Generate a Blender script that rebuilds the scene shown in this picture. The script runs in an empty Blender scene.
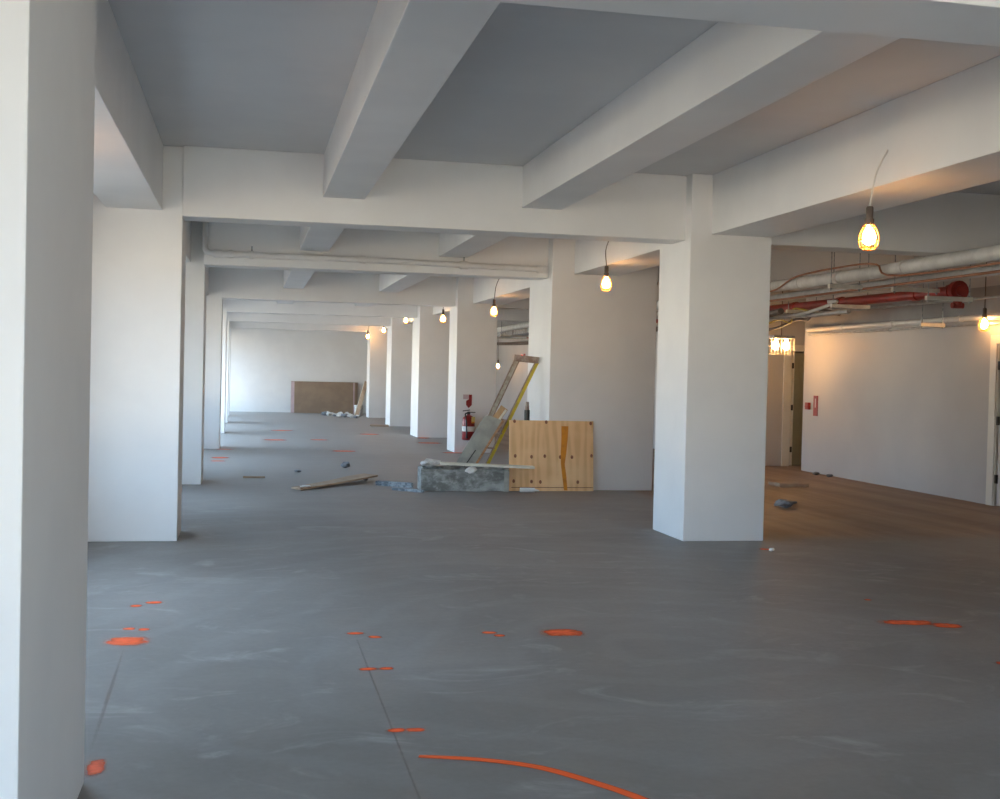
import bpy, bmesh, math, random
from mathutils import Vector, Matrix
random.seed(7)
S = bpy.context.scene
COL = S.collection

# ------------------------------------------------------------------ camera
H = 1.52
YAW, PITCH, ROLL, FPX = 0.2085, -0.0209, 0.0233, 1193.745
cam = bpy.data.cameras.new('camera')
cam.sensor_fit = 'HORIZONTAL'; cam.sensor_width = 36.0
cam.lens = FPX * 36.0 / 1000.0
cam.clip_start = .05; cam.clip_end = 500
co = bpy.data.objects.new('camera', cam); COL.objects.link(co)
co.matrix_world = (Matrix.Translation((0, 0, H)) @ Matrix.Rotation(-YAW, 4, 'Z') @
                   Matrix.Rotation(math.pi / 2 + PITCH, 4, 'X') @ Matrix.Rotation(ROLL, 4, 'Z'))
S.camera = co

# ------------------------------------------------------------------ sky and exposure
W = bpy.data.worlds.new('sky'); S.world = W; W.use_nodes = True
bg = W.node_tree.nodes['Background']
wt = W.node_tree
sepw = wt.nodes.new('ShaderNodeSeparateXYZ')
tcw = wt.nodes.new('ShaderNodeTexCoord'); wt.links.new(tcw.outputs['Generated'], sepw.inputs[0])
mrw = wt.nodes.new('ShaderNodeMapRange'); mrw.inputs[1].default_value = -1; mrw.inputs[2].default_value = 1
wt.links.new(sepw.outputs[2], mrw.inputs[0])
rpw = wt.nodes.new('ShaderNodeValToRGB'); rpw.color_ramp.interpolation = 'EASE'
e = rpw.color_ramp.elements
e[0].position = .37; e[0].color = (.10, .095, .09, 1)          # street below
e[1].position = .585; e[1].color = (.56, .82, 1.12, 1)          # sky
k = e.new(.445); k.color = (1.08, .98, .79, 1)                 # sunlit facades along the horizon
k = e.new(.51); k.color = (1.06, .97, .80, 1)
wt.links.new(mrw.outputs[0], rpw.inputs[0]); wt.links.new(rpw.outputs[0], bg.inputs[0])
bg.inputs[1].default_value = 8.5
S.view_settings.view_transform = 'Standard'; S.view_settings.look = 'None'
S.view_settings.gamma = 1; S.view_settings.use_curve_mapping = False
S.view_settings.exposure = 0.16
BULB = 100.0

# ------------------------------------------------------------------ material helpers
def new_mat(name):
    m = bpy.data.materials.new(name); m.use_nodes = True
    nt = m.node_tree
    return m, nt, nt.nodes['Principled BSDF']
def node(nt, t, **kw):
    n = nt.nodes.new(t)
    for k, v in kw.items():
        if k == 'op': n.operation = v
        else: setattr(n, k, v)
    return n
def mixcol(nt, fac, a, b, blend='MIX'):
    n = nt.nodes.new('ShaderNodeMix'); n.data_type = 'RGBA'; n.blend_type = blend
    for idx, v in ((0, fac), (6, a), (7, b)):
        if isinstance(v, bpy.types.NodeSocket): nt.links.new(v, n.inputs[idx])
        elif idx == 0: n.inputs[0].default_value = v
        else: n.inputs[idx].default_value = (*v, 1)
    return n.outputs[2]
def noise(nt, scale, detail=4, rough=.55, coord='Object', stretch=None, dist=0):
    tc = nt.nodes.new('ShaderNodeTexCoord'); n = nt.nodes.new('ShaderNodeTexNoise')
    src = tc.outputs[coord]
    if stretch:
        mp = nt.nodes.new('ShaderNodeMapping'); mp.inputs['Scale'].default_value = stretch
        nt.links.new(src, mp.inputs[0]); src = mp.outputs[0]
    nt.links.new(src, n.inputs['Vector'])
    n.inputs['Scale'].default_value = scale; n.inputs['Detail'].default_value = detail
    n.inputs['Roughness'].default_value = rough; n.inputs['Distortion'].default_value = dist
    return n.outputs[0]
def ramp(nt, src, lo, hi):
    r = nt.nodes.new('ShaderNodeMapRange'); r.inputs[1].default_value = lo; r.inputs[2].default_value = hi
    r.interpolation_type = 'SMOOTHSTEP'
    nt.links.new(src, r.inputs[0]); return r.outputs[0]
def bump(nt, src, bs, strength=.2, dist=.01):
    b = nt.nodes.new('ShaderNodeBump'); b.inputs['Strength'].default_value = strength
    b.inputs['Distance'].default_value = dist
    nt.links.new(src, b.inputs['Height']); nt.links.new(b.outputs[0], bs.inputs['Normal'])
def noisy(name, a, b, scale=6, rough=.6, metal=0, lo=.35, hi=.65, stretch=None, bmp=0, detail=4, dist=0):
    m, nt, bs = new_mat(name)
    n = noise(nt, scale, detail, .55, 'Object', stretch, dist)
    nt.links.new(mixcol(nt, ramp(nt, n, lo, hi), a, b), bs.inputs['Base Color'])
    bs.inputs['Roughness'].default_value = rough; bs.inputs['Metallic'].default_value = metal
    if bmp: bump(nt, n, bs, bmp)
    return m
M = {}
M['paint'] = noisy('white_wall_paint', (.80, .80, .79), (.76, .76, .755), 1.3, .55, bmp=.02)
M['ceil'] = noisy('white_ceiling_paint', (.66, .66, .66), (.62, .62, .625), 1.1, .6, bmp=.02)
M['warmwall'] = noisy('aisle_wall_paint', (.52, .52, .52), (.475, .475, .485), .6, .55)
M['blockgrey'] = noisy('unpainted_grey_board', (.33, .335, .345), (.27, .275, .285), 1.5, .75)
M['trimpaint'] = noisy('cream_trim_paint', (.78, .77, .70), (.74, .73, .67), 3, .4)
M['doorpaint'] = noisy('olive_door_paint', (.30, .29, .20), (.26, .25, .17), 3, .45)
M['doorwhite'] = noisy('white_door_paint', (.68, .68, .68), (.64, .64, .65), 3, .4)
M['black'] = noisy('black_metal', (.015, .015, .015), (.03, .03, .03), 20, .45)
M['steel'] = noisy('galvanised_steel', (.42, .46, .49), (.16, .18, .20), 18, .4, .7)
M['strut'] = noisy('pale_strut_channel', (.80, .78, .71), (.70, .68, .62), 10, .45, .2)
M['insul'] = noisy('pipe_insulation', (.62, .62, .60), (.52, .52, .51), 7, .6, bmp=.1)
M['pipegrey'] = noisy('grey_pipe', (.42, .43, .44), (.34, .35, .36), 9, .45, .1)
M['pipewhite'] = noisy('painted_pipe', (.76, .75, .73), (.70, .69, .67), 5, .45)
M['redpipe'] = noisy('red_sprinkler_paint', (.34, .022, .012), (.24, .014, .009), 6, .4)
M['red'] = noisy('red_enamel', (.27, .013, .014), (.22, .011, .012), 8, .3)
M['copper'] = noisy('copper_conduit', (.42, .20, .11), (.33, .15, .08), 9, .45, .5)
M['white'] = noisy('white_plastic', (.82, .82, .80), (.74, .74, .73), 12, .4)
M['plaster'] = noisy('plaster_rubble', (.80, .80, .78), (.60, .60, .58), 14, .8, bmp=.5)
M['cream'] = noisy('cream_board', (.78, .77, .66), (.66, .65, .56), 7, .6)
M['yellow'] = noisy('yellow_rail', (.55, .43, .02), (.42, .33, .02), 9, .4)
M['brownmetal'] = noisy('brown_weathered_metal', (.22, .15, .12), (.33, .27, .23), 16, .55, .2)
M['dullrail'] = noisy('dull_aluminium', (.50, .50, .44), (.34, .31, .26), 14, .5, .3)
M['greyboard'] = noisy('weathered_grey_board', (.40, .41, .37), (.31, .32, .295), 7, .8, bmp=.2)
M['woodedge'] = noisy('raw_wood', (.46, .26, .13), (.34, .18, .09), 6, .7, stretch=(1, 1, 8))
M['lightwood'] = noisy('pale_timber', (.58, .38, .20), (.45, .28, .14), 5, .7, stretch=(6, 1, 1))
M['drywall'] = noisy('brown_drywall_paper', (.33, .235, .16), (.28, .20, .14), 2, .8)
M['drywallpink'] = noisy('drywall_edge_tape', (.62, .48, .48), (.52, .40, .42), 4, .7)
M['wire'] = noisy('pale_cable', (.75, .73, .68), (.66, .64, .6), 8, .5)
M['darkwire'] = noisy('dark_cable', (.09, .07, .06), (.14, .1, .08), 8, .5)
M['rubber'] = noisy('black_rubber', (.02, .02, .022), (.035, .035, .035), 18, .55)
M['tag'] = noisy('yellow_tag', (.75, .62, .25), (.68, .5, .15), 12, .5)
M['mud'] = noisy('blue_grey_rag', (.30, .34, .38), (.16, .17, .19), 9, .8, bmp=.4)
M['orangestripe'] = noisy('amber_paint', (.72, .27, .015), (.60, .22, .02), 9, .6)
M['knot'] = noisy('wood_knot', (.24, .08, .045), (.34, .15, .075), 30, .7)
M['card'] = noisy('brown_cardboard', (.46, .35, .25), (.38, .28, .20), 5, .8)

# cement splashed box
m, nt, bs = new_mat('cement_splashed_board')
a = noise(nt, 3.2, 8, .65, 'Object', (1, 1, 2.2), .6)
b = noise(nt, 11, 5, .6)
c1 = mixcol(nt, ramp(nt, a, .38, .62), (.17, .18, .17), (.36, .385, .375))
nt.links.new(mixcol(nt, ramp(nt, b, .45, .75), c1, (.46, .48, .47)), bs.inputs['Base Color'])
bs.inputs['Roughness'].default_value = .85; bump(nt, a, bs, .5, .02); M['splash'] = m

# plywood: vertical wavy grain
m, nt, bs = new_mat('plywood_face')
tc = node(nt, 'ShaderNodeTexCoord'); mp = node(nt, 'ShaderNodeMapping')
mp.inputs['Scale'].default_value = (1.0, 1.0, .13); nt.links.new(tc.outputs['Object'], mp.inputs[0])
wv = node(nt, 'ShaderNodeTexWave'); wv.inputs['Scale'].default_value = 3.2; wv.inputs['Distortion'].default_value = 9
wv.inputs['Detail'].default_value = 3; wv.inputs['Detail Scale'].default_value = 1.2; nt.links.new(mp.outputs[0], wv.inputs[0])
n2 = noise(nt, 2.5, 3)
c1 = mixcol(nt, ramp(nt, wv.outputs[1], .1, .95), (.84, .55, .29), (.74, .46, .225))
nt.links.new(mixcol(nt, ramp(nt, n2, .4, .75), c1, (.88, .61, .34)), bs.inputs['Base Color'])
bs.inputs['Roughness'].default_value = .65; M['ply'] = m

# concrete floor
m, nt, bs = new_mat('trowelled_concrete')
big = noise(nt, .45, 5, .55)
mid = noise(nt, 1.6, 7, .62, 'Object', (1, 1.5, 1), 1.2)
fine = noise(nt, 26, 3, .6)
tc = node(nt, 'ShaderNodeTexCoord')
wv = node(nt, 'ShaderNodeTexWave'); wv.wave_type = 'RINGS'; wv.rings_direction = 'SPHERICAL'
mp = node(nt, 'ShaderNodeMapping'); mp.inputs['Location'].default_value = (-2.3, -6.2, 0)
nt.links.new(tc.outputs['Object'], mp.inputs[0]); nt.links.new(mp.outputs[0], wv.inputs[0])
wv.inputs['Scale'].default_value = .55; wv.inputs['Distortion'].default_value = 14; wv.inputs['Detail'].default_value = 5
wv.inputs['Detail Scale'].default_value = .5
c = mixcol(nt, ramp(nt, big, .3, .7), (.178, .168, .157), (.255, .241, .226))
c = mixcol(nt, ramp(nt, mid, .52, .80), c, (.36, .345, .33))
sw = node(nt, 'ShaderNodeMath', op='MULTIPLY'); nt.links.new(ramp(nt, wv.outputs[1], .72, 1), sw.inputs[0]); sw.inputs[1].default_value = .10
c = mixcol(nt, sw.outputs[0], c, (.36, .36, .36))
# the brown, dusty finish of the side aisle floor, some lamp warmth painted in
sx = node(nt, 'ShaderNodeSeparateXYZ'); nt.links.new(tc.outputs['Object'], sx.inputs[0])
streak = noise(nt, .9, 5, .6, 'Object', (2.6, .16, 1))
wob = noise(nt, .8, 4)
ax = node(nt, 'ShaderNodeMath', op='MULTIPLY_ADD'); nt.links.new(wob, ax.inputs[0]); ax.inputs[1].default_value = 1.6
nt.links.new(sx.outputs[1], ax.inputs[2])
my = ramp(nt, ax.outputs[0], 11.0, 12.0)
mx = ramp(nt, sx.outputs[0], 4.85, 5.3)
mm = node(nt, 'ShaderNodeMath', op='MULTIPLY'); nt.links.new(mx, mm.inputs[0]); nt.links.new(my, mm.inputs[1])
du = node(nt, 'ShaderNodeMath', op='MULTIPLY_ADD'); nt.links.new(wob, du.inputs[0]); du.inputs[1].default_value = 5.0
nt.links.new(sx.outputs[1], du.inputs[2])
far_pale = node(nt, 'ShaderNodeMath', op='MULTIPLY'); nt.links.new(ramp(nt, du.outputs[0], 10.5, 22.0), far_pale.inputs[0]); far_pale.inputs[1].default_value = .75
c = mixcol(nt, far_pale.outputs[0], c, (.36, .345, .33))      # paler past the first bays: window light painted in, partly a dusty film
br = mixcol(nt, ramp(nt, streak, .35, .68), (.23, .155, .105), (.36, .25, .165))
c = mixcol(nt, mm.outputs[0], c, br)
c = mixcol(nt, .12, c, fine, 'OVERLAY')
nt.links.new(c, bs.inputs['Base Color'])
rr = node(nt, 'ShaderNodeMapRange'); nt.links.new(mid, rr.inputs[0]); rr.inputs[3].default_value = .42; rr.inputs[4].default_value = .66
nt.links.new(rr.outputs[0], bs.inputs['Roughness'])
bump(nt, mid, bs, .08, .01); M['floor'] = m

# sprayed paint, soft at its edges (uv: u along, v across)
def spray_mat(name, col, soft, dens, rag=.16):
    m, nt, bs = new_mat(name)
    uv = node(nt, 'ShaderNodeUVMap'); sp = node(nt, 'ShaderNodeSeparateXYZ'); nt.links.new(uv.outputs[0], sp.inputs[0])
    def edge(s):
        a = node(nt, 'ShaderNodeMath', op='SUBTRACT'); nt.links.new(s, a.inputs[0]); a.inputs[1].default_value = .5
        b = node(nt, 'ShaderNodeMath', op='ABSOLUTE'); nt.links.new(a.outputs[0], b.inputs[0])
        return b.outputs[0]
    n = noise(nt, 16, 4)
    p = []
    for s in (sp.outputs[0], sp.outputs[1]):
        q = node(nt, 'ShaderNodeMath', op='POWER'); nt.links.new(edge(s), q.inputs[0]); q.inputs[1].default_value = 2.6
        p.append(q.outputs[0])
    ad = node(nt, 'ShaderNodeMath', op='ADD'); nt.links.new(p[0], ad.inputs[0]); nt.links.new(p[1], ad.inputs[1])
    an = node(nt, 'ShaderNodeMath', op='MULTIPLY_ADD'); nt.links.new(n, an.inputs[0]); an.inputs[1].default_value = rag
    nt.links.new(ad.outputs[0], an.inputs[2])
    al = node(nt, 'ShaderNodeMapRange'); nt.links.new(an.outputs[0], al.inputs[0]); al.interpolation_type = 'SMOOTHSTEP'
    al.inputs[1].default_value = .235; al.inputs[2].default_value = .235 - soft
    mu = node(nt, 'ShaderNodeMath', op='MULTIPLY'); nt.links.new(al.outputs[0], mu.inputs[0]); mu.inputs[1].default_value = dens
    nt.links.new(mu.outputs[0], bs.inputs['Alpha'])
    bs.inputs['Base Color'].default_value = (*col, 1); bs.inputs['Roughness'].default_value = .6
    return m
M['spray'] = spray_mat('orange_marking_paint', (1.0, .12, .012), .19, 1.0)
M['sprayline'] = spray_mat('orange_marking_line', (1.0, .12, .012), .19, 1.0, .04)
M['chalk'] = spray_mat('red_chalk', (.24, .10, .08), .21, .30)

def emis(name, col, st):
    m, nt, bs = new_mat(name)
    bs.inputs['Base Color'].default_value = (*col, 1)
    bs.inputs['Emission Color'].default_value = (*col, 1); bs.inputs['Emission Strength'].default_value = st
    return m
M['bulb'] = emis('lit_bulb_glass', (1.0, .50, .17), BULB)
m, nt, bs = new_mat('yellow_cage_plastic')
bs.inputs['Base Color'].default_value = (.85, .5, .1, 1); bs.inputs['Roughness'].default_value = .4
bs.inputs['Transmission Weight'].default_value = .5; M['cage'] = m
M['signal'] = emis('lit_red_lens', (1, .03, .03), 2.0)
# window glass: mostly clear
m, nt, bs = new_mat('window_glass')
tr = node(nt, 'ShaderNodeBsdfTransparent'); gl = node(nt, 'ShaderNodeBsdfGlossy'); gl.inputs['Roughness'].default_value = .02
mx_ = node(nt, 'ShaderNodeMixShader'); mx_.inputs[0].default_value = .05
nt.links.new(tr.outputs[0], mx_.inputs[1]); nt.links.new(gl.outputs[0], mx_.inputs[2])
nt.links.new(mx_.outputs[0], nt.nodes['Material Output'].inputs[0]); M['glass'] = m

# ------------------------------------------------------------------ mesh helpers
def box(bm, x0, x1, y0, y1, z0, z1, bev=0, mtx=None):
    mt = Matrix.Translation(((x0+x1)/2, (y0+y1)/2, (z0+z1)/2)) @ Matrix.Diagonal((x1-x0, y1-y0, z1-z0, 1))
    if mtx: mt = mtx @ mt
    r = bmesh.ops.create_cube(bm, size=1, matrix=mt)
    if bev:
        es = list({e for v in r['verts'] for e in v.link_edges})
        bmesh.ops.bevel(bm, geom=es, offset=bev, segments=2, affect='EDGES', profile=.6)
    return bm
def B(*a, **k): return box(bmesh.new(), *a, **k)
def tube(bm, pts, r, n=10, cap=True):
    pts = [Vector(p) for p in pts]; rings = []; prev = None
    rs = r if isinstance(r, (list, tuple)) else [r]*len(pts)
    for i, p in enumerate(pts):
        d = (pts[min(i+1, len(pts)-1)] - pts[max(i-1, 0)]).normalized()
        if prev is None:
            u = d.orthogonal().normalized()
        else:
            u = (prev - d*prev.dot(d)).normalized()
        prev = u; w = d.cross(u)
        rings.append([bm.verts.new(p + rs[i]*(math.cos(2*math.pi*k/n)*u + math.sin(2*math.pi*k/n)*w)) for k in range(n)])
    for a, b in zip(rings, rings[1:]):
        for k in range(n): bm.faces.new((a[k], a[(k+1) % n], b[(k+1) % n], b[k]))
    if cap:
        bm.faces.new(rings[0][::-1]); bm.faces.new(rings[-1])
    return bm
def T(pts, r, n=10): return tube(bmesh.new(), pts, r, n)
def lathe(bm, prof, n=16, c=(0, 0, 0)):
    rings = []
    for r, z in prof:
        rings.append([bm.verts.new((c[0]+max(r, 1e-4)*math.cos(2*math.pi*k/n), c[1]+max(r, 1e-4)*math.sin(2*math.pi*k/n), c[2]+z)) for k in range(n)])
    for a, b in zip(rings, rings[1:]):
        for k in range(n): bm.faces.new((a[k], a[(k+1) % n], b[(k+1) % n], b[k]))
    bm.faces.new(rings[0][::-1]); bm.faces.new(rings[-1])
    return bm
def lump(seed, r, sq=(1, 1, 1), jit=.25, sub=2):
    bm = bmesh.new(); bmesh.ops.create_icosphere(bm, subdivisions=sub, radius=1)
    rd = random.Random(seed)
    for v in bm.verts:
        k = r*(1 + rd.uniform(-jit, jit)); v.co = Vector((v.co.x*k*sq[0], v.co.y*k*sq[1], v.co.z*k*sq[2]))
    lo = min(v.co.z for v in bm.verts)
    for v in bm.verts: v.co.z -= lo
    return bm
def smooth_curve(pts, n=8):
    P = [Vector(p) for p in pts]; out = []
    for i in range(len(P)-1):
        a, b, c, d = P[max(i-1, 0)], P[i], P[i+1], P[min(i+2, len(P)-1)]
        for k in range(n):
            t = k/n
            out.append(.5*((2*b)+(c-a)*t+(2*a-5*b+4*c-d)*t*t+(3*b-a-3*c+d)*t**3))
    out.append(P[-1]); return out
def obj(name, bm, mat, parent=None, smooth=False):
    me = bpy.data.meshes.new(name)
    if isinstance(bm, bmesh.types.BMesh):
        bmesh.ops.recalc_face_normals(bm, faces=bm.faces); bm.to_mesh(me); bm.free()
    me.materials.append(M[mat] if isinstance(mat, str) else mat)
    if smooth:
        for p in me.polygons: p.use_smooth = True
        try: me.set_sharp_from_angle(angle=math.radians(40))
        except Exception: pass
    o = bpy.data.objects.new(name, me); COL.objects.link(o)
    if parent: o.parent = parent
    return o
def tag(o, label=None, cat=None, group=None, kind=None):
    if label: o['label'] = label
    if cat: o['category'] = cat
    if group: o['group'] = group
    if kind: o['kind'] = kind
    return o
def thing(name, label, cat, loc=(0, 0, 0), rz=0, group=None):
    o = bpy.data.objects.new(name, None); COL.objects.link(o); o.location = loc; o.rotation_euler = (0, 0, rz)
    o.empty_display_size = .1
    return tag(o, label, cat, group)
def centre(o):
    """move the origin of a mesh to its base centre"""
    vs = o.data.vertices
    lo = Vector([min(v.co[i] for v in vs) for i in range(3)]); hi = Vector([max(v.co[i] for v in vs) for i in range(3)])
    c = Vector(((lo.x+hi.x)/2, (lo.y+hi.y)/2, lo.z))
    for v in vs: v.co -= c
    o.location = c
    return o

# ------------------------------------------------------------------ the setting
ZS, ZB, ZG, ZJ = 3.43, 2.824, 2.873, 3.048
XWALL, YREAR, YFAR, XRIGHT = -1.75, -3.2, 43.07, 9.30
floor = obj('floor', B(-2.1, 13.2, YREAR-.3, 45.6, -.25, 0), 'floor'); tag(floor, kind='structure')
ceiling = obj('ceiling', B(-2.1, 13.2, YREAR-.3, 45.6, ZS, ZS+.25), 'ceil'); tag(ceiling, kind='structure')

# columns: name rows (front y, back y, left x, right x)
LEFT = [  # window-side piers
    (3.21, 4.52, -.555), (10.74, 11.40, -.579), (15.95, 16.7, -.57), (23.0, 23.8, -.50),
    (28.5, 29.3, -.51), (34.0, 34.8, -.53), (39.0, 39.8, -.56)]
LLAB = [
    'shaded grey-white window pier with an orange paint dab at its foot',
    'broad white window pier opposite the wide free-standing square column',
    'white window pier carrying the elbow end of the white beam pipe',
    'white window pier with an orange paint line along its base',
    'slim-looking white window pier just past the one with the orange base line',
    'second white window pier past the one with the orange base line',
    'last white window pier before the end wall with the drywall stack']
RIGHT = [  # aisle-side columns: front, back, x0, x1
    (3.3, 4.15, 4.05, 4.815),
    (10.536, 11.391, 4.008, 4.815), (15.328, 16.61, 3.909, 5.37), (22.62, 23.50, 3.91, 4.70),
    (27.75, 29.0, 3.91, 4.68), (33.3, 34.4, 3.91, 4.68), (39.3, 40.2, 3.91, 4.68)]
RLAB = [None,
    'wide free-standing white square column at the edge of the pipe-hung aisle',
    'broad white wall pier that the plywood sheet leans on',
    'white square column with the red fire extinguisher on its face',
    'white square column just beyond the fire extinguisher column',
    'white square column second beyond the fire extinguisher column',
    'white square column beside the leaning board and drywall stack']
for (y0, y1, x1), lab in zip(LEFT, LLAB):
    tag(centre(obj('window_pier', B(XWALL, x1, y0, y1, 0, ZS, bev=.008), 'paint')), lab, 'pier', 'window-side piers')
for (y0, y1, x0, x1), lab in zip(RIGHT, RLAB):
    c = centre(obj('column', B(x0, x1, y0, y1, 0, ZS, bev=.008), 'paint'))
    tag(c, lab or 'white square column carrying the foremost crossbeam', 'column', 'aisle-side columns')

# beams hang from the ceiling slab
CB = [(3.70, 4.13), (10.683, 11.037), (15.55, 15.95), (22.86, 23.25), (28.2, 28.6), (33.7, 34.1), (39.3, 39.7)]
for i, (b0, b1) in enumerate(CB):
    xl, xr, xe = LEFT[i][2], RIGHT[i][2], RIGHT[i][3]
    obj('crossbeam', B(xl, xr, b0, b1, ZB, ZS, bev=.006), 'paint', ceiling)
    obj('crossbeam', B(xe, XRIGHT if b1 < 19 else 8.6, b0, b1, ZB, ZS, bev=.006), 'paint', ceiling)
for i in range(len(CB)):
    # spans in front of row i
    pb = CB[i-1][1] if i else YREAR
    lb = LEFT[i-1][1] if i else YREAR
    rb = RIGHT[i-1][1] if i else YREAR
    obj('girder', B(-1.217, -.75, lb, LEFT[i][0], ZG, ZS, bev=.006), 'paint', ceiling)
    obj('girder', B(4.21, 4.815, rb, RIGHT[i][0], ZG, ZS, bev=.006), 'paint', ceiling)
    for x0, x1 in ((.62, .987), (2.423, 2.798)):
        obj('joist', B(x0, x1, pb, CB[i][0], ZJ, ZS, bev=.006), 'paint', ceiling)
obj('girder', B(-1.217, -.75, LEFT[-1][1], YFAR, ZG, ZS, bev=.006), 'paint', ceiling)
obj('girder', B(4.21, 4.815, RIGHT[-1][1], YFAR, ZG, ZS, bev=.006), 'paint', ceiling)
for x0, x1 in ((.62, .987), (2.423, 2.798)):
    obj('joist', B(x0, x1, CB[-1][1], YFAR, ZJ, ZS, bev=.006), 'paint', ceiling)

# window-side wall with openings between the piers
ZSILL, ZHEAD = .62, 2.72
spans = []
prev = YREAR
for y0, y1, x1 in LEFT:
    spans.append((prev, y0)); prev = y1
spans.append((prev, YFAR))
bm = bmesh.new(); wins = []
for a, b in spans:
    if b - a < 2:
        box(bm, XWALL-.3, XWALL, a, b, 0, ZS); continue
    zs = .80 if a < 20 else .10            # taller windows along the far bays
    jb = 2.3 if a < 0 else 1.0 if a < 20 else .06
    box(bm, XWALL-.3, XWALL, a, b, 0, zs); box(bm, XWALL-.3, XWALL, a, b, ZHEAD, ZS)
    box(bm, XWALL-.3, XWALL, a, a+jb, zs, ZHEAD); box(bm, XWALL-.3, XWALL, b-jb, b, zs, ZHEAD)
    wins.append((a+jb, b-jb, zs))
for y0, y1, x1 in LEFT: box(bm, XWALL-.3, XWALL, y0, y1, 0, ZS)
tag(obj('wall_left', bm, 'paint'), kind='structure')
wn = 0
def window(axis, a, b, pos, z0, z1):
    """frame, mullions and panes of one opening; axis 'y': in a wall of constant x"""
    global wn
    wn += 1
    def bb(bm, s0, s1, zz0, zz1, t=.05):
        if axis == 'y': return box(bm, pos-t/2, pos+t/2, s0, s1, zz0, zz1)
        return box(bm, s0, s1, pos-t/2, pos+t/2, zz0, zz1)
    f = bmesh.new(); w = .06
    bb(f, a, b, z0, z0+w); bb(f, a, b, z1-w, z1); bb(f, a, a+w, z0+w, z1-w); bb(f, b-w, b, z0+w, z1-w)
    fo = obj('window_%d' % wn, f, 'trimpaint'); tag(fo, kind='structure')
    n = max(2, round((b-a)/1.25)); zt = z0 + (z1-z0)*.66
    st = (b-a)/n
    for k in range(1, n): obj('mullion', bb(bmesh.new(), a+k*st-.025, a+k*st+.025, z0+w, z1-w), 'trimpaint', fo)
    obj('transom', bb(bmesh.new(), a+w, b-w, zt-.025, zt+.025, .045), 'trimpaint', fo)
    for k in range(n):
        for q0, q1 in ((z0+w, zt-.025), (zt+.025, z1-w)):
            obj('pane', bb(bmesh.new(), a+k*st+.03, a+(k+1)*st-.03, q0, q1, .006), 'glass', fo)
for a, b, zs in wins: window('y', a, b, XWALL-.2, zs, ZHEAD)
# rear wall, behind the viewpoint, also with windows
bm = bmesh.new()
rear = [(-.95, 1.65), (1.75, 4.3)]
xs = [-1.75] + [v for p in rear for v in p] + [XRIGHT+.15]
for k in range(0, len(xs), 2): box(bm, xs[k], xs[k+1], YREAR-.3, YREAR, 0, ZS)
for a, b in rear:
    box(bm, a, b, YREAR-.3, YREAR, 0, .12); box(bm, a, b, YREAR-.3, YREAR, 3.25, ZS)
tag(obj('wall_rear', bm, 'paint'), kind='structure')
for a, b in rear: window('x', a, b, YREAR-.2, .12, 3.25)
tag(obj('wall_added_baffle', B(4.36, 4.50, YREAR, 3.3, 0, ZG), 'blockgrey'), kind='structure')  # added unseen baffle keeping rear window glow off the aisle; grey to cut bounce
tag(obj('wall_outer', B(13.0, 13.2, YREAR-.3, YFAR, 0, ZS), 'paint'), kind='structure')
obj_end = B(9.45, 13.0, YREAR-.3, YREAR, 0, ZS); tag(obj('wall_rear_aisle', obj_end, 'paint'), kind='structure')
tag(obj('wall_far', B(-2.05, 13.2, YFAR, YFAR+.25, 0, ZS), 'paint'), kind='structure')
# aisle-side wall with a door opening, its end corner, and the cross wall with the doorway beyond
D2A, D2B = 12.62, 13.52
bm = bmesh.new()
box(bm, XRIGHT, XRIGHT+.15, YREAR, D2A, 0, ZS); box(bm, XRIGHT, XRIGHT+.15, D2B, 18.908, 0, ZS)
box(bm, XRIGHT, XRIGHT+.15, D2A, D2B, 2.06, ZS)
box(bm, XRIGHT+.15, 11.0, 18.76, 18.908, 0, ZS); box(bm, 11.0, 11.15, 18.76, 20.0, 0, ZS)
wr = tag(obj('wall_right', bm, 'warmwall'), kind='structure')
obj('unpainted_band', B(XRIGHT-.006, XRIGHT, 11.04, 18.90, 2.44, 2.80), 'blockgrey', wr)
D1A, D1B, YC = 9.50, 10.35, 19.85
bm = bmesh.new()
box(bm, 8.6, D1A, YC, YC+.15, 0, ZS); box(bm, D1B, 11.15, YC, YC+.15, 0, ZS); box(bm, D1A, D1B, YC, YC+.15, 2.06, ZS)
box(bm, 8.6, 8.75, YC+.15, YFAR, 0, ZS)
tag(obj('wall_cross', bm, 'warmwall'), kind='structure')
# doorway in the cross wall
d = obj('door_1', B(0, .80, 0, .045, .012, 2.03, bev=.003), 'doorpaint'); tag(d, kind='structure')
d.location = (D1A+.05, YC-.012, 0); d.rotation_euler = (0, 0, math.radians(6))
for z0, z1 in ((.22, .92), (1.05, 1.9)):
    bm = bmesh.new(); box(bm, .13, .67, -.006, 0, z0, z1, bev=.002); obj('door_panel', bm, 'doorpaint', d)
obj('door_edge', B(-.004, .02, -.006, .05, .012, 2.03), 'trimpaint', d)
for z in (.3, 1.05, 1.8): tag(obj('hinge', B(-.03, .005, -.022, .0, z-.05, z+.05, bev=.004), 'black', d))
fr = bmesh.new()
box(fr, D1A-.13, D1A, YC-.025, YC, 0, 2.06); box(fr, D1A-.13, D1B+.1, YC-.025, YC, 2.06, 2.17)
box(fr, D1A, D1A+.03, YC, YC+.15, 0, 2.05)
tag(obj('trim_1', fr, 'trimpaint'), kind='structure')
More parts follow.
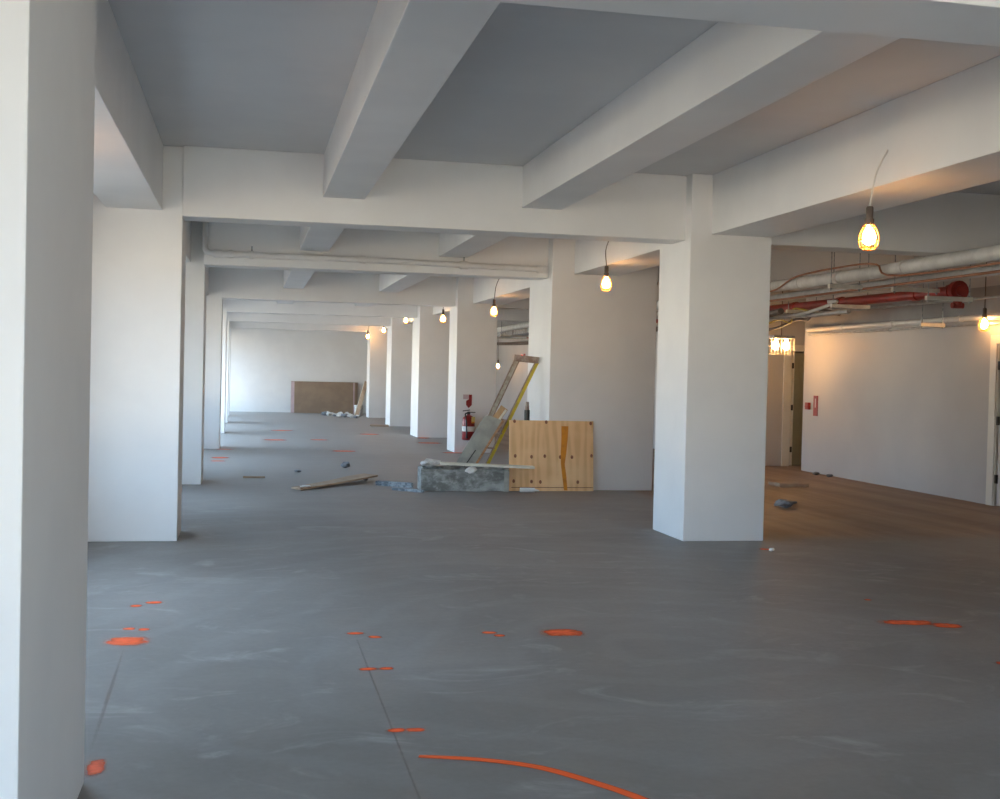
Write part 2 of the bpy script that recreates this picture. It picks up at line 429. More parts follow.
# door at the edge of view in the aisle-side wall
d = obj('door_2', B(XRIGHT+.02, XRIGHT+.065, D2A+.03, D2B-.035, .012, 2.035, bev=.003), 'doorwhite'); tag(d, kind='structure')
for z in (.34, 1.08, 1.78): obj('hinge', B(XRIGHT-.012, XRIGHT+.018, D2B-.06, D2B-.022, z-.055, z+.055, bev=.004), 'black', d)
for z0, z1 in ((.22, .92), (1.05, 1.9)): obj('door_panel', B(XRIGHT+.012, XRIGHT+.02, D2A+.16, D2B-.16, z0, z1, bev=.002), 'doorwhite', d)
fr = bmesh.new()
box(fr, XRIGHT-.022, XRIGHT, D2B, D2B+.13, 0, 2.17); box(fr, XRIGHT-.022, XRIGHT, D2A-.13, D2A, 0, 2.17); box(fr, XRIGHT-.022, XRIGHT, D2A, D2B, 2.06, 2.17)
box(fr, XRIGHT, XRIGHT+.15, D2B-.02, D2B, 0, 2.06); box(fr, XRIGHT, XRIGHT+.15, D2A, D2A+.02, 0, 2.06)
tag(obj('trim_2', fr, 'trimpaint'), kind='structure')

# ------------------------------------------------------------------ paint marks on the floor
def strip(name, pts, w, mat, z=.002, u0=0, u1=1):
    """flat ribbon along pts with uv (u along, v across); w is a width or list"""
    P = [Vector((p[0], p[1], 0)) for p in pts]; ws = w if isinstance(w, (list, tuple)) else [w]*len(P)
    vs, fs, uvs = [], [], []
    for i, p in enumerate(P):
        d = (P[min(i+1, len(P)-1)] - P[max(i-1, 0)]).normalized(); nrm = Vector((-d.y, d.x, 0))
        for s in (-.5, .5): q = p + nrm*ws[i]*s; vs.append((q.x, q.y, z))
    for i in range(len(P)-1): fs.append((2*i, 2*i+2, 2*i+3, 2*i+1))
    me = bpy.data.meshes.new(name); me.from_pydata(vs, [], fs)
    uv = me.uv_layers.new(name='UVMap')
    for poly in me.polygons:
        for li, vi in zip(poly.loop_indices, poly.vertices):
            uv.data[li].uv = (u0+(u1-u0)*(vi//2)/(len(P)-1), vi % 2)
    me.materials.append(M[mat])
    o = bpy.data.objects.new(name, me); COL.objects.link(o); o.parent = floor
    return o
def dab(xa, ya, xb, yb, w): strip('paint_mark', [(xa+(xb-xa)*t/6, ya+(yb-ya)*t/6) for t in range(7)], w*1.15, 'spray', u0=.02, u1=.98)
# pairs of dashes
for v in [(-.71, 7.83, -.62, 7.85, .09), (-.63, 7.93, -.50, 7.95, .09),
          (-.69, 7.155, -.60, 7.155, .08), (-.60, 7.13, -.52, 7.13, .08),
          (-.76, 6.84, -.49, 6.83, .24),
          (.57, 6.91, .70, 6.90, .07), (.69, 6.80, .79, 6.80, .07),
          (.57, 6.065, .69, 6.065, .065), (.67, 6.06, .77, 6.07, .06),
          (.59, 5.01, .69, 5.01, .06), (.67, 5.005, .775, 5.005, .065),
          (1.36, 6.85, 1.47, 6.84, .07), (1.42, 6.76, 1.50, 6.76, .07),
          (1.70, 6.81, 2.0, 6.79, .22),
          (3.93, 6.90, 4.36, 6.83, .17), (4.22, 6.78, 4.46, 6.73, .17), (4.25, 7.62, 4.31, 7.62, .06), (4.02, 5.82, 4.2, 5.74, .10),
          (-.535, 4.80, -.535, 4.58, .075), (-.5, 6.75, -.1, 6.7, .35)][:19]:
    dab(*v)
for v in [(-.62, 20.75, -.25, 20.75, .35), (-.6, 20.0, -.3, 20.0, .2), (-.62, 22.92, -.2, 22.9, .16), (.3, 26.1, .9, 26.1, .4), (1.3, 26.3, 1.8, 26.3, .35),
          (1.5, 22.7, 2.1, 22.7, .35), (3.62, 22.53, 4.15, 22.53, .3), (3.85, 27.6, 4.2, 27.55, .5), (3.55, 25.6, 4.2, 25.6, .4), (.5, 30.2, 1.2, 30.2, .4), (2.6, 28.9, 3.2, 28.9, .4),
          (4.53, 10.02, 4.66, 9.98, .1)]:
    dab(*v)
arc = smooth_curve([(.69, 4.655), (.923, 4.581), (1.135, 4.456), (1.312, 4.238), (1.43, 4.045), (1.52, 3.84)], 6)
strip('paint_arc', arc, .055, 'sprayline', u0=.12, u1=.8)
strip('chalk_line', [(.631, 6.74), (.629, 5.4), (.627, 3.9)], .014, 'chalk', .0016, .2, .8)
strip('chalk_line', [(-.628, 6.76), (-.60, 5.7), (-.575, 4.75)], .022, 'chalk', .0016)

# ------------------------------------------------------------------ hanging work lamps
def work_lamp(label, loc, anchor, wire='darkwire', sc=1.0, group='caged work lamps'):
    """loc: centre of the glowing cage; anchor: where the cord leaves the beam (world)"""
    t = thing('work_lamp', label, 'lamp', loc, 0, group)
    r = .066*sc
    ctrl = Vector(anchor) - Vector(loc)
    top = Vector((0, 0, .215*sc))
    mid = top.lerp(ctrl, .5) + Vector((-.02, .0, -.0))
    mid.z = top.z + (ctrl.z-top.z)*.55; mid.x = top.x*.7 + ctrl.x*.3
    cm = bmesh.new(); tube(cm, smooth_curve([top - Vector((0, 0, .02)), mid, ctrl], 8), .006*sc, 8)
    obj('cord', cm, wire, t, True)
    bm = bmesh.new(); lathe(bm, [(.018*sc, .20*sc), (.024*sc, .19*sc), (.024*sc, .12*sc), (.030*sc, .115*sc), (.030*sc, .075*sc), (.022*sc, .07*sc)][::-1], 14)
    sock = obj('socket', bm, 'darkwire', t, True)
    bm = bmesh.new(); lathe(bm, [(.014*sc, .075*sc), (.018*sc, .055*sc), (.034*sc, .03*sc), (.046*sc, -.004*sc), (.045*sc, -.03*sc), (.034*sc, -.05*sc), (.012*sc, -.062*sc)][::-1], 16)
    obj('bulb', bm, 'bulb', sock, True)
    bm = bmesh.new()
    for k in range(6):
        a = 2*math.pi*k/6 + .3
        pr = [(.026, .085), (.042, .06), (.062, .015), (.068, -.03), (.060, -.07), (.036, -.092), (0.004, -.097)]
        tube(bm, [(q*sc*math.cos(a), q*sc*math.sin(a), z*sc) for q, z in pr], .0042*sc, 6)
    for q, z in ((.068, -.03), (.052, -.08), (.042, .06)):
        tube(bm, [(q*sc*math.cos(b*math.pi/10), q*sc*math.sin(b*math.pi/10), z*sc) for b in range(21)], .0042*sc, 6, False)
    obj('cage', bm, 'cage', t, True)
    return t
work_lamp('caged bulb on a pale cord hanging beside the wide free-standing column', (4.10, 7.425, 2.517), (4.205, 7.40, 3.10), 'wire')
work_lamp('caged bulb hanging beside the broad pier with the plywood sheet', (4.09, 13.471, 2.622), (4.205, 13.8, 3.15))
work_lamp('caged bulb hanging right in front of the fire extinguisher column', (4.10, 20.045, 2.605), (4.205, 20.1, 3.2))
work_lamp('caged bulb hanging before the first column past the extinguisher', (4.10, 25.52, 2.70), (4.205, 25.55, 3.2))
work_lamp('caged bulb hanging before the second column past the extinguisher', (4.05, 31.37, 2.90), (4.205, 31.4, 3.3))
work_lamp('caged bulb hanging just short of the column by the leaning board', (4.02, 36.36, 2.79), (4.205, 36.4, 3.25))
work_lamp('caged bulb hanging over the white rubble near the end wall', (3.80, 39.0, 2.66), (4.0, 39.28, 3.2))
work_lamp('caged bulb hanging by the white aisle wall next to the white door', (9.12, 13.56, 2.305), (9.12, 13.55, ZS-.002))
work_lamp('caged bulb deep in the side aisle, seen between pier and extinguisher column', (8.0, 38.25, 1.80), (8.0, 38.25, ZS-.002))
work_lamp('caged bulb beneath the window-side beam, glowing on its underside', (-1.45, 7.55, 2.50), (-1.25, 7.7, 3.2))
# boxy caged lamp at the doorway
t = thing('boxed_lamp', 'boxy wire-caged lamp shining at the olive door', 'lamp', (8.62, 18.38, 2.10))
obj('top_plate', B(-.19, .19, -.12, .12, .12, .17, bev=.01), 'pipegrey', t)
for x in (-.10, .09):
    bm = bmesh.new(); lathe(bm, [(.015, .12), (.02, .09), (.05, .04), (.055, .0), (.045, -.045), (.015, -.065)][::-1], 14, (x, 0, 0)); obj('bulb', bm, 'bulb', t, True)
bm = bmesh.new()
for k in range(7):
    x = -.18+.06*k
    for y in (-.11, .11): tube(bm, [(x, y, .12), (x, y, -.14)], .004, 6)
for z in (-.14, .0):
    tube(bm, [(-.18, -.11, z), (.18, -.11, z), (.18, .11, z), (-.18, .11, z), (-.18, -.11, z)], .005, 6)
obj('cage', bm, 'strut', t)
obj('cord', T([(0, 0, .17), (0, 0, 1.33)], .008, 8), 'darkwire', t)

# ------------------------------------------------------------------ white pipe along the second crossbeam
t = thing('beam_pipe', 'white painted pipe clamped along the crossbeam, elbowing up at the window pier', 'pipe', (0, 15.48, 2.96))
pts = smooth_curve([(-.555, 0, .42), (-.555, 0, .12), (-.54, 0, .035), (-.46, 0, .0), (-.3, 0, .0)], 5) + [Vector((1.6, 0, .0)), Vector((3.84, 0, -.03))]
obj('pipe_run', T(pts, .038, 12), 'pipewhite', t, True)
for x, w, r in ((-.40, .05, .05), (-.24, .03, .052), (.02, .03, .05), (1.42, .04, .048), (2.75, .05, .055), (3.80, .06, .052)):
    z = 0 if x < 1.6 else -.03*(x-1.6)/2.24
    obj('coupling', T([(x-w, 0, z), (x+w, 0, z)], r, 12), 'pipewhite', t, True)
for x in (.02, 2.75):
    obj('clamp_bolt', T([(x, 0, .03), (x, 0, .11)], .01, 8), 'steel', t)

# ------------------------------------------------------------------ services hung in the side aisle
def pipe(label, pts, r, mat, extra=(), name='service_pipe', cat='pipe', extra_mat=None, extra_name='coupling'):
    o = thing(name, label, cat, pts[0])
    b = Vector(pts[0])
    obj('pipe_run', T([Vector(p)-b for p in pts], r, 14), mat, o, True)
    for y, hw, rr in extra:
        # a collar where the run passes y
        for a, c in zip(pts, pts[1:]):
            if min(a[1], c[1]) <= y <= max(a[1], c[1]) and a[1] != c[1]:
                k = (y-a[1])/(c[1]-a[1]); p = Vector(a).lerp(Vector(c), k)-b; d = (Vector(c)-Vector(a)).normalized()
                obj(extra_name, T([p-d*hw, p+d*hw], rr, 14), extra_mat or mat, o, True); break
    return o
pipe('thick wrapped white pipe nearest the slab in the side aisle', smooth_curve([(6.62, 7.0, 2.72), (6.6, 10.3, 2.725), (6.6, 12, 2.715), (6.62, 14.2, 2.735), (6.62, 20, 2.735), (6.62, 34, 2.735)], 4), .072, 'insul',
     [(11.2, .03, .08), (12.6, .03, .08), (13.6, .03, .08)])
pipe('straight wrapped grey-white pipe above the red sprinkler main', [(7.4, 7.5, 2.69), (7.4, 16.0, 2.71), (7.4, 36, 2.71)], .055, 'insul', [(12.4, .03, .063), (14.6, .04, .063)])
o = pipe('red sprinkler main pipe hung in the side aisle', [(8.0, 12.35, 2.61), (8.0, 17.5, 2.64), (8.0, 34, 2.64)], .062, 'redpipe',
         [(12.42, .04, .115), (12.56, .025, .085), (13.3, .05, .076), (15.2, .05, .076), (16.6, .05, .076)], extra_name='flange')
bm = bmesh.new(); tube(bm, [(0, .07, 0), (0, .07, -.17)], .05, 12); obj('valve_body', bm, 'redpipe', o, True)
bm = bmesh.new(); tube(bm, [(-.07, .07, -.17), (.07, .07, -.17)], .035, 12); obj('valve_outlet', bm, 'redpipe', o, True)
pipe('slim white pipe along the top of the aisle wall', [(9.2, 12.0, 2.40), (9.2, 18.6, 2.39)], .035, 'pipewhite', [(14.2, .03, .045), (15.9, .03, .045), (17.4, .03, .045)])
pipe('second slim grey pipe along the aisle wall', [(9.22, 11.5, 2.315), (9.22, 18.6, 2.31)], .018, 'pipegrey', [(16.0, .02, .026)])
pipe('orange-brown cable looped over the wrapped pipe', smooth_curve([(6.52, 8.0, 2.62), (6.5, 11.1, 2.625), (6.5, 11.6, 2.78), (6.5, 12.2, 2.815), (6.52, 13.5, 2.80), (6.5, 14.2, 2.66), (6.45, 15.2, 2.75), (6.45, 16.5, 2.66)], 5), .011, 'copper', name='cable', cat='cable')
pipe('thin copper conduit under the wrapped pipes', [(7.0, 8.0, 2.615), (7.0, 19, 2.62)], .014, 'copper')
pipe('thin grey conduit between red main and wall', [(8.55, 10.5, 2.56), (8.55, 18.6, 2.58)], .016, 'pipegrey', [(15.0, .02, .024)])
pipe('grey conduit run beyond the trapeze hangers', [(7.75, 14.5, 2.46), (7.75, 19.6, 2.48), (7.75, 36, 2.48)], .03, 'pipegrey', [(16.2, .03, .04)])
pipe('dark cable bundle sagging in the far aisle', smooth_curve([(7.3, 15.6, 2.50), (7.3, 17, 2.42), (7.3, 18.5, 2.47), (7.3, 22, 2.40), (7.3, 26, 2.47), (7.3, 31, 2.38), (7.3, 36, 2.46)], 4), .045, 'darkwire', name='cable_bundle', cat='cable')
pipe('thin pale conduit crossing the aisle beneath the beam', [(5.5, 14.85, 2.805), (9.2, 14.85, 2.805)], .011, 'strut')
pipe('yellow cable sagging beside the boxy lamp', smooth_curve([(7.80, 15.6, 2.50), (7.80, 16.25, 2.582), (7.98, 16.7, 2.40), (8.05, 17.3, 2.47), (8.1, 18.2, 2.38), (8.2, 19.4, 2.45)], 5), .012, 'yellow', name='cable', cat='cable')
pipe('dark twin cable drooping above the boxy lamp', smooth_curve([(8.14, 15.5, 2.48), (8.14, 16.25, 2.592), (8.25, 16.7, 2.46), (8.3, 17.2, 2.48), (8.35, 18.2, 2.36), (8.4, 19.6, 2.46)], 5), .022, 'darkwire', name='cable', cat='cable')
pipe('pale flexible conduit dipping behind the wide column', smooth_curve([(7.5, 14.62, 2.585), (7.62, 14.62, 2.583), (7.60, 15.6, 2.47), (7.6, 16.6, 2.50), (7.6, 17.6, 2.578), (7.58, 19, 2.5), (7.58, 20, 2.56)], 5), .024, 'insul')
def hanger(label, x0, x1, y, z, z2=None):
    t = thing('pipe_hanger', label, 'hanger', (x0, y, z), 0, 'trapeze pipe hangers')
    w = x1-x0
    bm = bmesh.new(); box(bm, -.03, w+.03, -.024, .024, -.024, .024, bev=.003); obj('bar', bm, 'strut', t)
    if z2: obj('bar', B(-.01, w+.01, -.02, .02, z2-z-.018, z2-z+.018, bev=.003), 'strut', t)
    for x in (0, w):
        rd_ = obj('rod', T([(x, 0, -.05), (x, 0, (ZB if any(a-.02 <= y <= b+.02 for a, b in CB) else ZS)-z)], .0065, 8), 'steel', t)
        for dz in (-.03, .03): obj('nut', T([(x, 0, dz-.008), (x, 0, dz+.008)], .014, 6), 'steel', rd_)
    return t
hanger('two-tier trapeze hanger below the red main, mid aisle', 7.58, 8.08, 14.62, 2.535, 2.75)
hanger('pale trapeze hanger bar below the red valve end', 7.52, 8.04, 12.25, 2.50)
hanger('pale trapeze hanger bar just above the red main by its valve end', 7.30, 7.84, 12.6, 2.615)
hanger('trapeze hanger under the thick wrapped pipe', 6.45, 6.80, 12.5, 2.61)
hanger('lamp-lit trapeze hanger bar toward the olive door', 7.72, 8.16, 16.25, 2.545)
hanger('trapeze hanger half hidden behind the wide free-standing column', 7.5, 7.89, 17.6, 2.53, 2.66)
hanger('small low trapeze hanger beside the white aisle wall', 8.76, 9.06, 14.4, 2.315)
for k, y in enumerate((21.5, 25.0, 27.3, 30.5, 33)): hanger('trapeze hanger deep in the side aisle, seen past the extinguisher column', 6.45, 8.15, y, 2.54)
# duct resting on the hangers deep in the aisle
o = thing('duct', 'grey sheet-metal duct lying on the hangers deep in the aisle', 'duct', (7.0, 24.5, 2.565))
obj('duct_body', B(-.24, .24, 0, 9.0, 0, .17, bev=.01), 'steel', o)
for y in (1.5, 3.0, 4.5, 6.0, 7.5): obj('seam', B(-.25, .25, y-.02, y+.02, -.001, .18), 'darkwire', o)
# wall alarm pull, red sign and lit red lens
t = thing('alarm_pull', 'small red fire alarm pull box on the aisle wall', 'alarm', (XRIGHT, 18.68, 1.05))
obj('housing', B(-.05, 0, -.06, .06, 0, .12, bev=.008), 'red', t); obj('pull_bar', B(-.062, -.05, -.04, .04, .04, .065, bev=.003), 'redpipe', t)
t = thing('wall_sign', 'tall narrow red sign on the aisle wall', 'sign', (XRIGHT, 18.43, .95))
obj('plate', B(-.012, 0, -.075, .075, 0, .34, bev=.003), 'red', t)
obj('pictogram', B(-.015, -.012, -.014, .014, .14, .29, bev=.001), 'drywallpink', t)
t = thing('red_signal', 'small lit red beacon on the far aisle wall above the ladder frame', 'signal', (8.6, 37.0, 2.04))  # red glow taken for an exit sign, built as a made-up plain lens
obj('base_plate', B(-.03, 0, -.09, .09, -.02, .16, bev=.006), 'red', t)
bm = bmesh.new(); lathe(bm, [(.06, 0), (.07, .01), (.065, .09), (.03, .12)], 12, (-.10, 0, .0)); obj('lens', bm, 'signal', t, True)

# ------------------------------------------------------------------ fire extinguisher and its sign
YX = 22.62
t = thing('fire_extinguisher', 'red fire extinguisher with white label band hung on the white column', 'extinguisher', (4.150, YX-.135, .25))
bm = bmesh.new(); lathe(bm, [(.10, 0), (.118, .012), (.122, .03), (.122, .38), (.11, .425), (.07, .465), (.032, .48), (.03, .50)], 24); tank = obj('tank', bm, 'red', t, True)
bm = bmesh.new(); lathe(bm, [(.1235, .17), (.1235, .265)], 24); obj('label_band', bm, 'white', tank, True)
bm = bmesh.new(); lathe(bm, [(.03, .495), (.034, .50), (.034, .535), (.02, .545)], 14); valve = obj('valve', bm, 'black', t, True)
obj('carry_handle', B(-.015, .13, -.012, .012, .525, .54, bev=.004), 'black', valve)
obj('squeeze_lever', B(-.03, .11, -.012, .012, .56, .575, bev=.004, mtx=Matrix.Rotation(-.15, 4, 'Y')), 'black', valve)
hose = obj('hose', T(smooth_curve([(-.02, -.03, .52), (-.08, -.09, .50), (-.07, -.135, .40), (-.06, -.14, .2), (-.055, -.135, .10)], 6), .013, 10), 'rubber', t, True)
obj('nozzle', T([(-.055, -.135, .11), (-.052, -.14, .04)], [.014, .022], 10), 'rubber', hose, True)
itag = obj('inspection_tag', B(.035, .10, -.128, -.122, .33, .45), 'tag', t)
obj('hazard_stripe', B(.035, .10, -.1295, -.128, .33, .36), 'orangestripe', itag)
obj('wall_bracket', B(-.05, .05, .10, .134, .12, .47, bev=.004), 'rubber', t)
t = thing('extinguisher_sign', 'small red folded sign above the fire extinguisher', 'sign', (4.15, YX, .86))
bm = bmesh.new()
vs = [bm.verts.new(p) for p in ((.08, -.01, .26), (.08, -.01, .06), (0.02, -.01, 0), (-.03, -.01, .06), (-.03, -.01, .14), (.02, -.01, .17), (.02, -.01, .26))]
f = bm.faces.new(vs); r = bmesh.ops.extrude_face_region(bm, geom=[f]); bmesh.ops.translate(bm, vec=(0, .01, 0), verts=[v for v in r['geom'] if isinstance(v, bmesh.types.BMVert)])
obj('plate', bm, 'red', t)
obj('flap', B(-.09, .015, -.012, -.002, .17, .26, bev=.002), 'drywallpink', t)

# ------------------------------------------------------------------ plywood sheet
L = 1.145; HT = .93
t = thing('plywood_sheet', 'plywood sheet with an amber stripe leaning on the broad pier', 'plywood', (3.37, 15.215, 0), 0)
t.rotation_euler = (math.radians(-5.6), 0, 0)
obj('sheet', B(0, L, 0, .02, 0, HT, bev=.002), 'ply', t)
for x, z in ((.08, .46), (.30, .45), (.48, .46), (.69, .45), (.85, .45), (1.12, .47), (.06, .13), (.30, .125), (.42, .12), (.76, .13), (.93, .12), (.07, .915), (.50, .91), (1.11, .90)):
    bm = bmesh.new(); bmesh.ops.create_circle(bm, cap_ends=True, segments=10, radius=.025, matrix=Matrix.Translation((x, -.0012, z)) @ Matrix.Rotation(math.pi/2, 4, 'X') @ Matrix.Diagonal((.75, 1, 1, 1)))
    obj('knot', bm, 'knot', t)
bm = bmesh.new(); ln = [(.755, .86), (.75, .7), (.735, .5), (.725, .36), (.745, .2), (.765, .01)]; wd = [.048, .044, .038, .026, .028, .024]
la = [bm.verts.new((x-w, -.0015, z)) for (x, z), w in zip(ln, wd)]; lb = [bm.verts.new((x+w, -.0015, z)) for (x, z), w in zip(ln, wd)]
for k in range(len(ln)-1): bm.faces.new((la[k], lb[k], lb[k+1], la[k+1]))
obj('amber_stripe', bm, 'orangestripe', t)
obj('edge_line', B(.03, L-.01, -.0014, 0, .043, .052), 'knot', t)

# ------------------------------------------------------------------ cement box with boards and rubble
t = thing('mortar_box', 'grey cement-splashed open box on the floor by the plywood', 'box', (2.785, 15.33, 0), math.radians(-2))
for n_, a in (('front_side', (-.585, .555, -.2, -.17, .0, .285)), ('back_side', (-.585, .555, .17, .2, .012, .30)), ('end_side', (-.585, -.555, -.17, .17, .01, .30)), ('end_side', (.53, .56, -.17, .17, .01, .275)), ('bottom', (-.555, .53, -.17, .17, .01, .04))):
    bm = bmesh.new(); box(bm, *a)
    bmesh.ops.subdivide_edges(bm, edges=[e for e in bm.edges if e.calc_length() > .5], cuts=8)
    for v in bm.verts:
        if v.co.z > .2: v.co.z += random.uniform(-.012, .012)
        elif 0 < abs(v.co.x) < .5 and n_ == 'front_side': v.co.z += random.uniform(0, .012)
    obj(n_, bm, 'splash', t)
obj('end_post', B(.50, .565, -.205, -.165, .0, .28, bev=.004), 'greyboard', t)
# slab on top
o = obj('cream_board', B(-.60, .62, -.09, .10, 0, .028, bev=.004), 'cream'); tag(o, 'long thin cream board laid over the cement box', 'board')
o.location = (3.05, 15.165, .325); o.rotation_euler = (0, math.radians(1.6), math.radians(-6))
for k, (x, y, z, r, sq) in enumerate(((2.36, 15.40, .30, .085, (1.3, 1, .6)), (2.25, 15.24, .318, .05, (1.2, 1, .7)))):
    o = obj('plaster_lump', lump(k+3, r, sq), 'plaster'); o.location = (x, y, z)
    tag(o, ['larger crumbled white plaster lump on the end of the cement box', 'smaller white plaster lump on the corner of the cement box'][k], 'plaster')
o = obj('paper_scrap', lump(9, .06, (1.3, .5, .8)), 'white'); o.location = (2.83, 15.07, .235); tag(o, 'crumpled white paper scrap stuck on the cement box front', 'paper')

# ------------------------------------------------------------------ leaning frame and boards behind the box
def bar_between(bm, a, b, w, d, up=(0, 1, 0)):
    a, b = Vector(a), Vector(b); z = (b-a); ln = z.length; z.normalize(); y = Vector(up); x = y.cross(z).normalized(); y = z.cross(x)
    mt = Matrix((x, y, z)).transposed().to_4x4(); mt.translation = (a+b)/2
    return box(bm, -w/2, w/2, -d/2, d/2, -ln/2, ln/2, mtx=mt)
t = thing('ladder_frame', 'narrow ladder-like frame with one yellow rail leaning against the broad pier', 'ladder', (3.0, 15.95, 0))
ra, rb = (.085, .02, 0), (.878, -.02, 1.70)       # yellow rail
la_, lb_ = (-.16, .10, 0), (.615, .06, 1.735)     # dull rail
bm = bmesh.new(); bar_between(bm, ra, rb, .05, .03); obj('yellow_rail', bm, 'yellow', t)
bm = bmesh.new(); bar_between(bm, ra, rb, .012, .045); bmesh.ops.translate(bm, vec=(-.028, 0, 0), verts=bm.verts); obj('rail_lip', bm, 'brownmetal', t)
bm = bmesh.new(); bar_between(bm, la_, lb_, .055, .02); obj('dull_rail', bm, 'dullrail', t)
for dx in (-.034, .034):
    bm = bmesh.new(); bar_between(bm, (la_[0]+dx, la_[1]-.01, la_[2]), (lb_[0]+dx, lb_[1]-.01, lb_[2]), .012, .045); obj('rail_lip', bm, 'brownmetal', t)
bm = bmesh.new(); bar_between(bm, (.575, .06, 1.755), (.90, -.02, 1.725), .09, .06); obj('top_bar', bm, 'brownmetal', t)
for k in (.30, .42):
    p = Vector(la_).lerp(Vector(lb_), k); q = Vector(ra).lerp(Vector(rb), k)
    bm = bmesh.new(); bar_between(bm, p, q, .022, .04); obj('rung', bm, 'brownmetal', t)
o = thing('grey_plank', 'weathered grey plank with raw wood edge leaning against the ladder frame', 'plank', (2.65, 15.70, 0))
bm = bmesh.new()
v = [(-.10, 0, .0), (.16, 0, .0), (.72, .07, .90), (.55, .07, .965), (.47, .07, .95)]
vv = [bm.verts.new(p) for p in v]; f = bm.faces.new(vv); r = bmesh.ops.extrude_face_region(bm, geom=[f]); bmesh.ops.translate(bm, vec=(.004, .03, 0), verts=[q for q in r['geom'] if isinstance(q, bmesh.types.BMVert)])
obj('board_face', bm, 'greyboard', o)
bm = bmesh.new(); bar_between(bm, (.18, .012, 0.005), (.735, .08, .90), .028, .05); obj('raw_edge', bm, 'woodedge', o)
bm = bmesh.new(); bar_between(bm, (.03, -.004, .02), (.36, .03, .50), .012, .012); obj('crack', bm, 'black', o)
o = thing('timber_offcut', 'short pale timber offcut wedged in the ladder frame', 'timber', (3.37, 15.955, .88))
bm = bmesh.new(); bar_between(bm, (-.06, 0, .0), (.07, 0, .19), .11, .03); obj('block', bm, 'lightwood', o)
bm = bmesh.new(); bar_between(bm, (-.005, -.017, .02), (.09, -.017, .16), .03, .006); obj('cut_face', bm, 'cream', o)
o = thing('iron_bar', 'dark upright bar standing behind the plywood sheet', 'bar', (3.70, 15.7, 0))
obj('shaft', T([(0, 0, 0), (.0, 0, 1.05)], .038, 10), 'black', o, True); obj('tip', T([(0, 0, 1.05), (0.0, 0, 1.16)], [.03, .022], 10), 'brownmetal', o, True)

# ------------------------------------------------------------------ debris on the open floor
o = thing('floor_plank', 'bent brown plank lying flat on the floor by steel studs', 'plank', (.62, 15.30, 0))
bm = bmesh.new()
prof = [(0, 0, .004, .09), (.28, .30, .02, .11), (.55, .68, .03, .12), (.85, 1.05, .055, .15), (1.08, 1.30, .07, .14)]
rows = []
for x, y, z, w in prof: rows.append([bm.verts.new((x+w*.6, y-w, z)), bm.verts.new((x-w*.6, y+w, z)), bm.verts.new((x-w*.6, y+w, z+.022)), bm.verts.new((x+w*.6, y-w, z+.022))])
for a, b in zip(rows, rows[1:]):
    for k in range(4): bm.faces.new((a[k], a[(k+1) % 4], b[(k+1) % 4], b[k]))
bm.faces.new(rows[0][::-1]); bm.faces.new(rows[-1])
obj('board', bm, 'card', o); obj('prop', lump(33, .035, (1.2, 1, .9)), 'mud', o).location = (1.0, 1.25, 0)
obj('plaster_smear', lump(31, .05, (1.3, 1, .25)), 'white', o).location = (.12, .08, .03)
def stud(label, a, b, w, h):
    o = thing('steel_stud', label, 'stud', (a[0], a[1], 0), 0, 'steel studs on the floor')
    v = Vector((b[0]-a[0], b[1]-a[1], 0)); ln = v.length; o.rotation_euler = (0, 0, math.atan2(v.y, v.x))
    obj('web', B(0, ln, -w/2, w/2, 0.001, .006), 'steel', o); obj('flange', B(0, ln, -w/2, -w/2+.004, .006, h), 'steel', o); obj('flange', B(0, ln, w/2-.004, w/2, .006, h), 'steel', o)
stud('galvanised stud lying with one end under the bent plank', (1.75, 16.30), (2.2, 15.98), .06, .03)
stud('galvanised stud lying against the cement box end', (1.72, 15.98), (2.14, 15.58), .05, .03)
stud('shorter galvanised stud crossing in front of the cement box', (1.86, 15.32), (2.20, 15.0), .05, .03)
o = obj('concrete_chunk', lump(21, .06, (1.3, 1, .85)), 'mud'); o.location = (1.53, 18.77, 0); tag(o, 'lone grey concrete chunk on the open floor', 'rubble')
o = obj('concrete_crumb', lump(22, .03, (1.5, 1, .6)), 'mud'); o.location = (.75, 17.9, 0); tag(o, 'tiny grey crumb on the floor beyond the bent plank', 'rubble')
o = centre(obj('wood_stick', B(-.04, .26, 16.92, 16.97, 0, .025, bev=.003), 'card')); tag(o, 'thin wooden stick lying on the floor near the window piers', 'stick')
t = thing('caulk_tube', 'white caulk tube lying in front of the plywood', 'tube', (3.48, 15.07, 0))
obj('body', T([(0, 0, .03), (.19, -.03, .03)], .03, 12), 'white', t, True); obj('nozzle', T([(.19, -.03, .03), (.25, -.04, .022)], [.018, .006], 10), 'white', t, True)
o = obj('fabric_scrap', lump(41, .09, (1.4, 1, .5), .45), 'mud'); o.location = (6.36, 13.3, 0); tag(o, 'blue-grey rag heap on the brown aisle floor', 'rag')
o = obj('plaster_chip', lump(42, .025, (1, 1, .6)), 'plaster'); o.location = (4.60, 9.88, 0); tag(o, 'single white chip on the floor by the wide column', 'chip')
for k, (x, y) in enumerate(((9.12, 18.0), (9.16, 17.6))):
    o = obj('plaster_chip', lump(50+k, .04, (1.4, 1, .6)), 'mud'); o.location = (x, y, 0); tag(o, 'grey plaster crumb at the foot of the aisle wall', 'rubble', 'crumbs by the aisle wall')
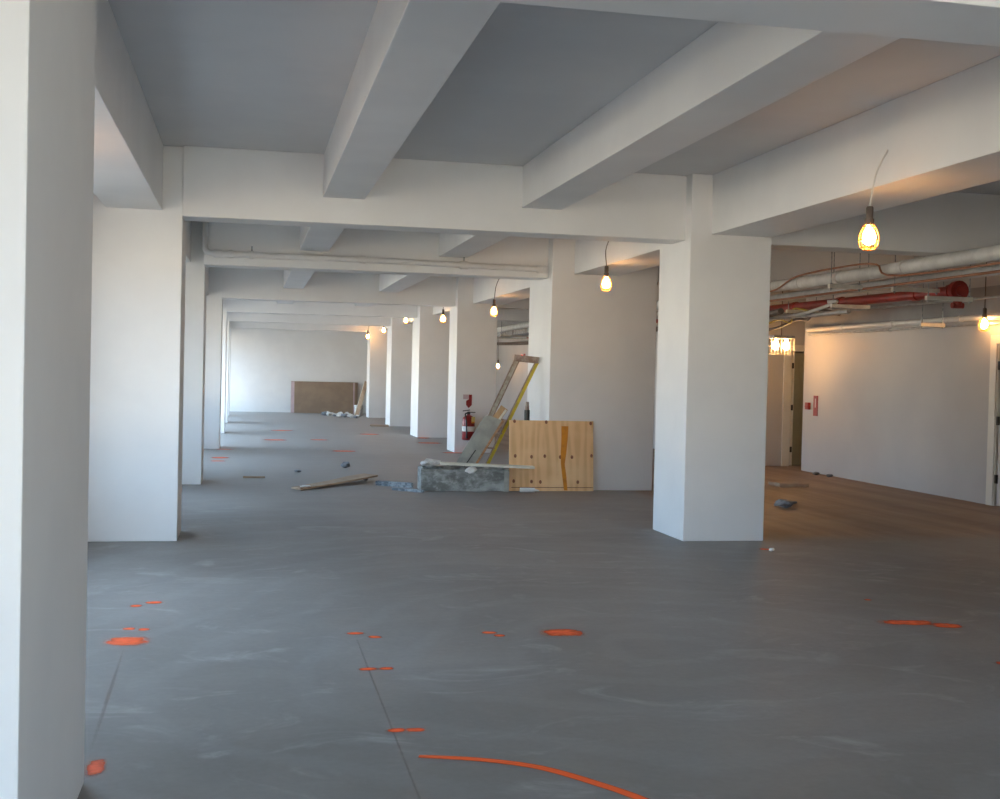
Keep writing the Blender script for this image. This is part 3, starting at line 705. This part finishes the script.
o = centre(obj('cardboard_scrap', B(7.5, 7.95, 15.9, 16.3, 0, .05, bev=.01), 'card')); tag(o, 'flat brown cardboard scrap on the aisle floor', 'cardboard')

# ------------------------------------------------------------------ far end: drywall stack, board, bucket, rubble
t = thing('drywall_stack', 'brown stack of drywall sheets leaning on the end wall', 'drywall', (1.50, 42.75, 0))
t.rotation_euler = (math.radians(-9), 0, 0)
for k in range(3):
    obj('sheet', B(.0+.02*k, 2.36-.03*k, -.016*k, -.016*k+.014, 0, 1.13-.008*k, bev=.002), 'drywall', t)
obj('edge_tape', B(.0, .12, -.036, -.033, 0, 1.11), 'drywallpink', t); obj('edge_tape', B(2.20, 2.24, -.036, -.033, 0, 1.11), 'drywallpink', t)
t = thing('leaning_board', 'narrow brown board leaning beside the drywall stack', 'board', (3.60, 40.0, 0))
bm = bmesh.new(); bar_between(bm, (-.02, 0, 0.03), (.33, .45, 1.17), .13, .04); obj('board', bm, 'card', t)
bm = bmesh.new(); bar_between(bm, (-.09, .01, .05), (.27, .46, 1.17), .02, .045); obj('pale_edge', bm, 'cream', t)
t = thing('bucket', 'white bucket standing at the foot of the leaning board', 'bucket', (3.72, 40.9, 0))
bm = bmesh.new(); lathe(bm, [(.13, 0), (.15, .33), (.158, .335), (.158, .36), (.14, .36)], 18); obj('pail', bm, 'white', t, True)
obj('handle', T(smooth_curve([(-.155, 0, .33), (-.1, -.12, .22), (0, -.165, .17), (.1, -.12, .22), (.155, 0, .33)], 5), .006, 6), 'steel', t, True)
for k in range(14):
    x = 2.55+.075*k+random.uniform(-.04, .04); y = 40.9-.16*k+(.3 if k % 2 else -.3)+random.uniform(-.05, .05)
    o = obj('rubble_piece', lump(60+k, random.uniform(.05, .11), (1.2, 1, .7), .35), 'plaster' if k % 4 else 'mud'); o.location = (x, y, 0)
    tag(o, 'white plaster rubble piece in front of the drywall stack' if k % 4 else 'grey rubble piece in front of the drywall stack', 'rubble', 'rubble by the drywall stack')
o = centre(obj('short_board', B(3.35, 3.85, 33.0, 33.25, 0, .05, bev=.005), 'card')); tag(o, 'short brown board lying at the foot of a column', 'board')
